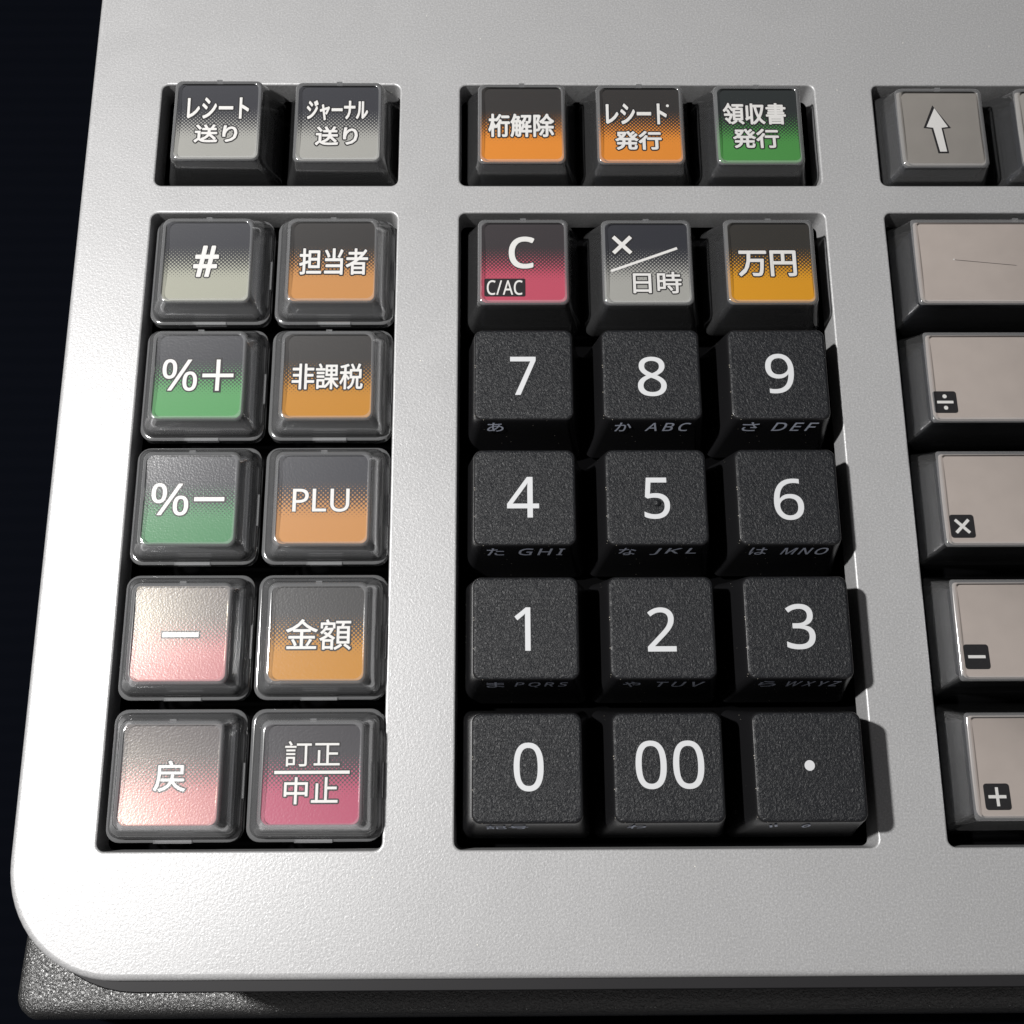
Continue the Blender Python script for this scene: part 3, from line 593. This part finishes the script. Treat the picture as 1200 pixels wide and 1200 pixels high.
clear_key(CB[1], RB[2], "clear-capped key with the letters PLU on dark grey fading to tan orange", GB, lab(PALEORANGE, (0.034, 0.035, 0.043), 0.66),
          words(("PLU", (-4.44, -1.90, 3.85, 1.60)), bold=0.035, halo=0.10), CAP_LOW, CORE_LOW, 0.0, -2.4)
def minus(bm):
    stroke(bm, (-2.75, -.17), (2.72, -.17), 1.05, lz, 1, 0.03); stroke(bm, (-2.55, -.17), (2.52, -.17), 0.66, lz, 0, 0.06)
clear_key(CB[0], RB[3], "clear key with one short white dash on grey fading to pink", GB, lab(SALMON, (0.066, 0.058, 0.068), glare=0.034), minus, CAP_LOW, CORE_LOW, 0.0, -1.6)  # dark ink lightened to paint in haze; warm gloss adds the glare
clear_key(CB[1], RB[3], "clear key with two white kanji on grey to amber, beside the dash key", GB, lab(AMBER, (0.040, 0.039, 0.040)),
          words(("金額", (-4.49, -2.41, 4.72, 1.97)), bold=0.035), CAP_LOW, CORE_LOW, 0.0, -1.6)
clear_key(CB[0], RB[4], "clear key with one white kanji on grey fading to pink, below the dash key", GB, lab(SALMON, (0.066, 0.058, 0.068), glare=0.034),  # haze painted into the ink here too, glare into the gloss
          words(("戻", (-2.23, -2.30, 2.12, 1.84)), bold=0.045), CAP_LOW, CORE_LOW, 0.0, -1.2)
def correction(bm):
    letter(bm, "訂正", (-3.79, .96, 3.72, 4.35), lz, 0.015, 0.20); letter(bm, "中止", (-3.72, -4.02, 3.60, -.45), lz, 0.035, 0.20)
    stroke(bm, (-5.3, .18), (5.27, .18), .78, lz, 1, 0.03); stroke(bm, (-5.14, .18), (5.11, .18), 0.42, lz, 0, 0.066)
clear_key(CB[1], RB[4], "clear-capped key with four white kanji split by a line on grey fading to rose", GB, lab(ROSE, (0.042, 0.040, 0.046)), correction, CAP_LOW, CORE_LOW, 0.0, -1.2)

clear_key(10.0, 12.5, "clear key with three white kanji on black to bright orange, above the C key", GC, lab(ORANGE, BROWNISH),
          words(("桁解除", (-5.37, -2.11, 5.20, 2.20)), bold=0.10), CAP_TOP, CORE_TOP, -0.9, -1.7)
def receipt(bm):
    letter(bm, "レシート", (-5.42, .37, 4.40, 4.13), lz, 0.11, 0.20); letter(bm, "発行", (-4.04, -4.35, 3.40, -.84), lz, 0.11, 0.20)
    disc(bm, 4.55, 3.72, 0.24, lz, 0, 0.07)
clear_key(28.73, 12.4, "clear key with katakana over two kanji on black to orange", GC, lab(ORANGE, BROWNISH),
          receipt, CAP_TOP, CORE_TOP, -0.9, -1.7)
clear_key(47.45, 12.3, "clear-topped key with five white kanji on black fading to green", GC, lab(GREEN, (0.019, 0.023, 0.024)),
          words(("領収書", (-5.48, .46, 4.66, 4.34)), ("発行", (-4.10, -3.91, 3.29, -.31))), CAP_TOP, CORE_TOP, -0.9, -1.7)

def c_key(bm):
    letter(bm, "C", (-2.24, -.89, 1.75, 4.51), lz, 0.13, 0.12)
    poly(bm, rrect(6.30, 3.10, 0.25, 3, -2.86, -4.12), lz, 1, 0.035)
    letter(bm, "C/AC", (-5.62, -5.43, -.14, -2.89), lz, 0.02, None, gap=0.05, z0=0.06)
clear_key(10.05, -11.5, "clear key with a big white C and small C/AC plate on crimson", GD, lab(PINK, (0.028, 0.023, 0.026)), c_key, CAP_D, CORE_D, -0.5, -1.6)
def times_date(bm):
    for mi, w_, lift, ex in ((1, 1.0, 0.03, 0.14), (0, 0.62, 0.06, 0.0)):
        stroke(bm, (-5.10-ex, 4.56+ex), (-2.38+ex, 1.84-ex), w_, lz, mi, lift); stroke(bm, (-5.10-ex, 1.84-ex), (-2.38+ex, 4.56+ex), w_, lz, mi, lift+0.008)
    stroke(bm, (-5.56, -1.20), (4.80, 2.66), 0.42, lz, 0, 0.06)
    letter(bm, "日時", (-2.24, -5.07, 5.25, -1.33), lz, 0.06, 0.18)
clear_key(28.95, -11.6, "clear-topped key with a white x, a slanted line and two kanji on black to grey", GD, lab(GREY, (0.021, 0.022, 0.029)), times_date, CAP_D, CORE_D, -0.5, -1.6)
clear_key(47.8, -11.5, "clear-topped key with two white kanji on black fading to golden amber", GD, lab((0.57, 0.255, 0.012), (0.026, 0.024, 0.021)),
          words(("万円", (-4.89, -2.24, 4.14, 2.19)), bold=0.10), CAP_D, CORE_D, -0.5, -1.6)

# ------------------------------------------------------------------ right block: paper feed keys and the wide keys
ARROW = mat_plainlabel("grey_label", (0.27, 0.252, 0.232)); PALE = mat_plainlabel("pinkish_grey_label", (0.44, 0.385, 0.352))
PALE2 = mat_plainlabel("light_grey_label", (0.38, 0.36, 0.335))
def arrow(bm):
    def A(g): return [(-0.63-g*.9, 3.95+g*1.7), (-2.19-g*1.6, 0.55-g*.6), (-1.12-g, 0.40-g*.6), (-0.50-g, -4.0-g), (0.62+g, -4.0-g), (0.20+g, 0.40-g*.6), (1.28+g*1.6, 0.55-g*.6)]
    for mi, g, lift in ((1, 0.30, 0.03), (0, 0.0, 0.06)):
        p = A(g)
        poly(bm, [p[0], p[1], p[2], p[5], p[6]], lz, mi, lift); poly(bm, [p[2], p[3], p[4], p[5]], lz, mi, lift)
clear_key(76.5, 11.8, "clear-topped grey key with a white up arrow", "clear keys above the right block", ARROW, arrow, CAP_TOP, CORE_TOP, -0.9, -1.7)
clear_key(95.5, 11.8, "clear-topped plain grey key cut off at the edge beside the up arrow key", "clear keys above the right block", PALE2, lambda bm: None, CAP_TOP, CORE_TOP, -0.9, -1.7)

WW = 37.0
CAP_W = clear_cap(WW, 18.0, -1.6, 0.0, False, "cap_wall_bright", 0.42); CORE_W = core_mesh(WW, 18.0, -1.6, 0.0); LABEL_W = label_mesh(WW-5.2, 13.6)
L0 = -(WW-5.2)/2
def badge(kind, bx, by):
    cx, cy = L0+bx, by
    def b(bm):
        poly(bm, rrect(3.55, 3.5, 0.42, 4, cx, cy), lz, 1, 0.03)
        if kind in "+-/": stroke(bm, (cx-1.22, cy), (cx+1.22, cy), 0.42, lz, 0, 0.06)
        if kind == "+": stroke(bm, (cx, cy-1.25), (cx, cy+1.25), 0.42, lz, 0, 0.07)
        if kind == "/": disc(bm, cx, cy+0.92, 0.32, lz); disc(bm, cx, cy-0.92, 0.32, lz)
        if kind == "x":
            for s in (-1, 1): stroke(bm, (cx-0.98, cy-0.98*s), (cx+0.98, cy+0.98*s), 0.45, lz, 0, 0.06 + 0.01*s)
    return b
def scratch(bm):
    stroke(bm, (L0+6.0, 0.6), (L0+15.5, -0.35), 0.07, lz, 1, 0.03); disc(bm, L0+5.9, 0.66, 0.12, lz, 0, 0.04)
GF = "wide keys of the right block"
for y, text, b in ((-11.5, "wide pinkish grey key with a fine scratch and no badge, topmost of its column", scratch),
                   (-30.35, "wide pinkish grey key with a black division-sign badge", badge("/", 2.03, -3.84)),
                   (-49.1, "wide pinkish grey key with a black multiplication-sign badge", badge("x", 2.5, -4.05)),
                   (-68.15, "wide pinkish grey key with a black minus-sign badge", badge("-", 2.46, -3.75)),
                   (-86.75, "wide pinkish grey key with a black plus-sign badge, lowest of its column", badge("+", 3.1, -4.05))):
    clear_key(70.27-L0, y, text, GF, PALE, b, CAP_W, CORE_W, 0.0, -0.8, LABEL_W, name="wide_function_key")

# ------------------------------------------------------------------ number keys
TW, TD = 14.9, 14.5
def black_cap():
    bm = bmesh.new()
    def R(f, z, r, i=0.0):   # f 0 at the foot .. 1 at the top; the front leans out more than the back
        w = 18.5 + (TW-18.5)*f; y0 = -9.3 + (9.3-TD/2)*f; y1 = 8.5 + (TD/2-8.5)*f
        return [(x, y, z) for x, y in rrect(w-2*i, y1-y0-2*i, r, 6, 0, (y0+y1)/2)]
    rings = [R(0, -6.0, 1.3)]; mi = []
    for f in (0.25, 0.5, 0.75, 0.93): rings.append(R(f**0.92, -6.0 + 12.0*f - 0.25, 1.3)); mi.append(1)
    rings += [R(1.0, 5.55, 1.25, 0.02), R(1.0, 5.79, 1.2, 0.10), R(1.0, 5.94, 1.1, 0.26), R(1.0, 6.0, 1.0, 0.52)]
    mi += [1, 1, 1, 0]
    loft(bm, rings, mi + [0])
    m = bpy.data.meshes.new("keycap"); bm.to_mesh(m); bm.free()
    for v in m.vertices: v.co *= MM
    m.materials.append(M["btop"]); m.materials.append(M["bside"]); smooth(m, 50)
    for p in m.polygons:
        if len(p.vertices) > 4: p.use_smooth = False
    return m
BCAP = black_cap()
def flat6(x, y): return 6.0
FN = Vector((0, -12.0, 1.9)).normalized(); FD = Vector((0, -1.9, -12.0)).normalized()   # front face normal, and down the face
def front(x, y, lift):      # y: millimetres up from a line 3.4 mm down the face
    f = Vector((x, -TD/2, 5.75)) + FD*(3.2 - y) + FN*(lift + 0.10)
    return tuple(f)

NUM = [("7", 0, 0, (-2.03, -3.32, 1.80, 2.76), "あ", "", "white 7"), ("8", 1, 0, (-2.08, -3.56, 2.22, 2.74), "か", "ABC", "white 8"), ("9", 2, 0, (-1.95, -3.15, 2.31, 3.19), "さ", "DEF", "white 9"),
       ("4", 0, 1, (-2.57, -3.07, 2.05, 3.02), "た", "GHI", "white 4"), ("5", 1, 1, (-1.82, -3.33, 1.91, 2.87), "な", "JKL", "white 5 and a raised dot"), ("6", 2, 1, (-2.05, -3.54, 2.26, 2.67), "は", "MNO", "white 6"),
       ("1", 0, 2, (-1.58, -3.20, .63, 2.86), "ま", "PQRS", "white 1"), ("2", 1, 2, (-2.09, -3.38, 1.89, 2.79), "や", "TUV", "white 2"), ("3", 2, 2, (-1.66, -3.15, 2.38, 3.22), "ら", "WXYZ", "white 3"),
       ("0", 0, 3, (-1.81, -3.06, 2.18, 3.27), "記号", "", "single white 0"), ("00", 1, 3, (-4.40, -2.85, 4.75, 3.46), "わ", "", "white double zero 00"), (".", 2, 3, None, "゛゜", "", "small white dot")]
CX = (9.97, 28.9, 47.8); CY = (-29.83, -48.8, -67.76, -86.73); Z0 = (5.52, 5.73, 6.14, 6.95); ZR = (4.3, 4.7, 6.1, 7.8)
for ch, c, r, box, kana, abc, desc in NUM:
    k = (ZR[r]-Z0[r])/(159.0-Z0[r])
    t = thing("number_key", "black grained number pad key with a " + desc, "key", (CX[c]+(6.55-CX[c])*k, CY[r]+(-91.8-CY[r])*k, ZR[r]-6.0), "black keys of the number pad")
    cap = obj("keycap", BCAP, t)
    bm = bmesh.new()
    if box: letter(bm, ch, box, flat6, 0.03, None, gap=0.085, z0=0.0, dz=0.03)
    else: disc(bm, 0.03, 0.12, 0.69, flat6, 0, 0.03, 28)
    obj("legend", bm, t, [M["digit"]])
    if ch == "5":
        bm = bmesh.new()
        loft(bm, [[(0.05 + q*math.cos(a), -0.95 + q*math.sin(a), 6.0+h) for a in [2*math.pi*i/16 for i in range(16)]] for q, h in ((0.55, 0.0), (0.5, 0.18), (0.36, 0.32), (0.16, 0.39))])
        o = obj("raised_dot", bm, t, [M["btop"]]); smooth(o.data, 60)
    bm = bmesh.new()
    kw = 2.5 if len(kana) == 1 else 5.6
    letter(bm, kana, (-5.5, 0, -5.5+kw, 2.7), flat6, 0.03, None, shear=0.0, z0=0.0, dz=0.02, place=front)
    if abc:
        ww = 6.7 if len(abc) == 3 else 7.4
        letter(bm, abc, (5.8-ww, 0.05, 5.8, 2.6), flat6, 0.03, None, shear=0.16, gap=0.24, z0=0.0, dz=0.02, place=front)
    obj("front_legend", bm, t, [M["kana"]])
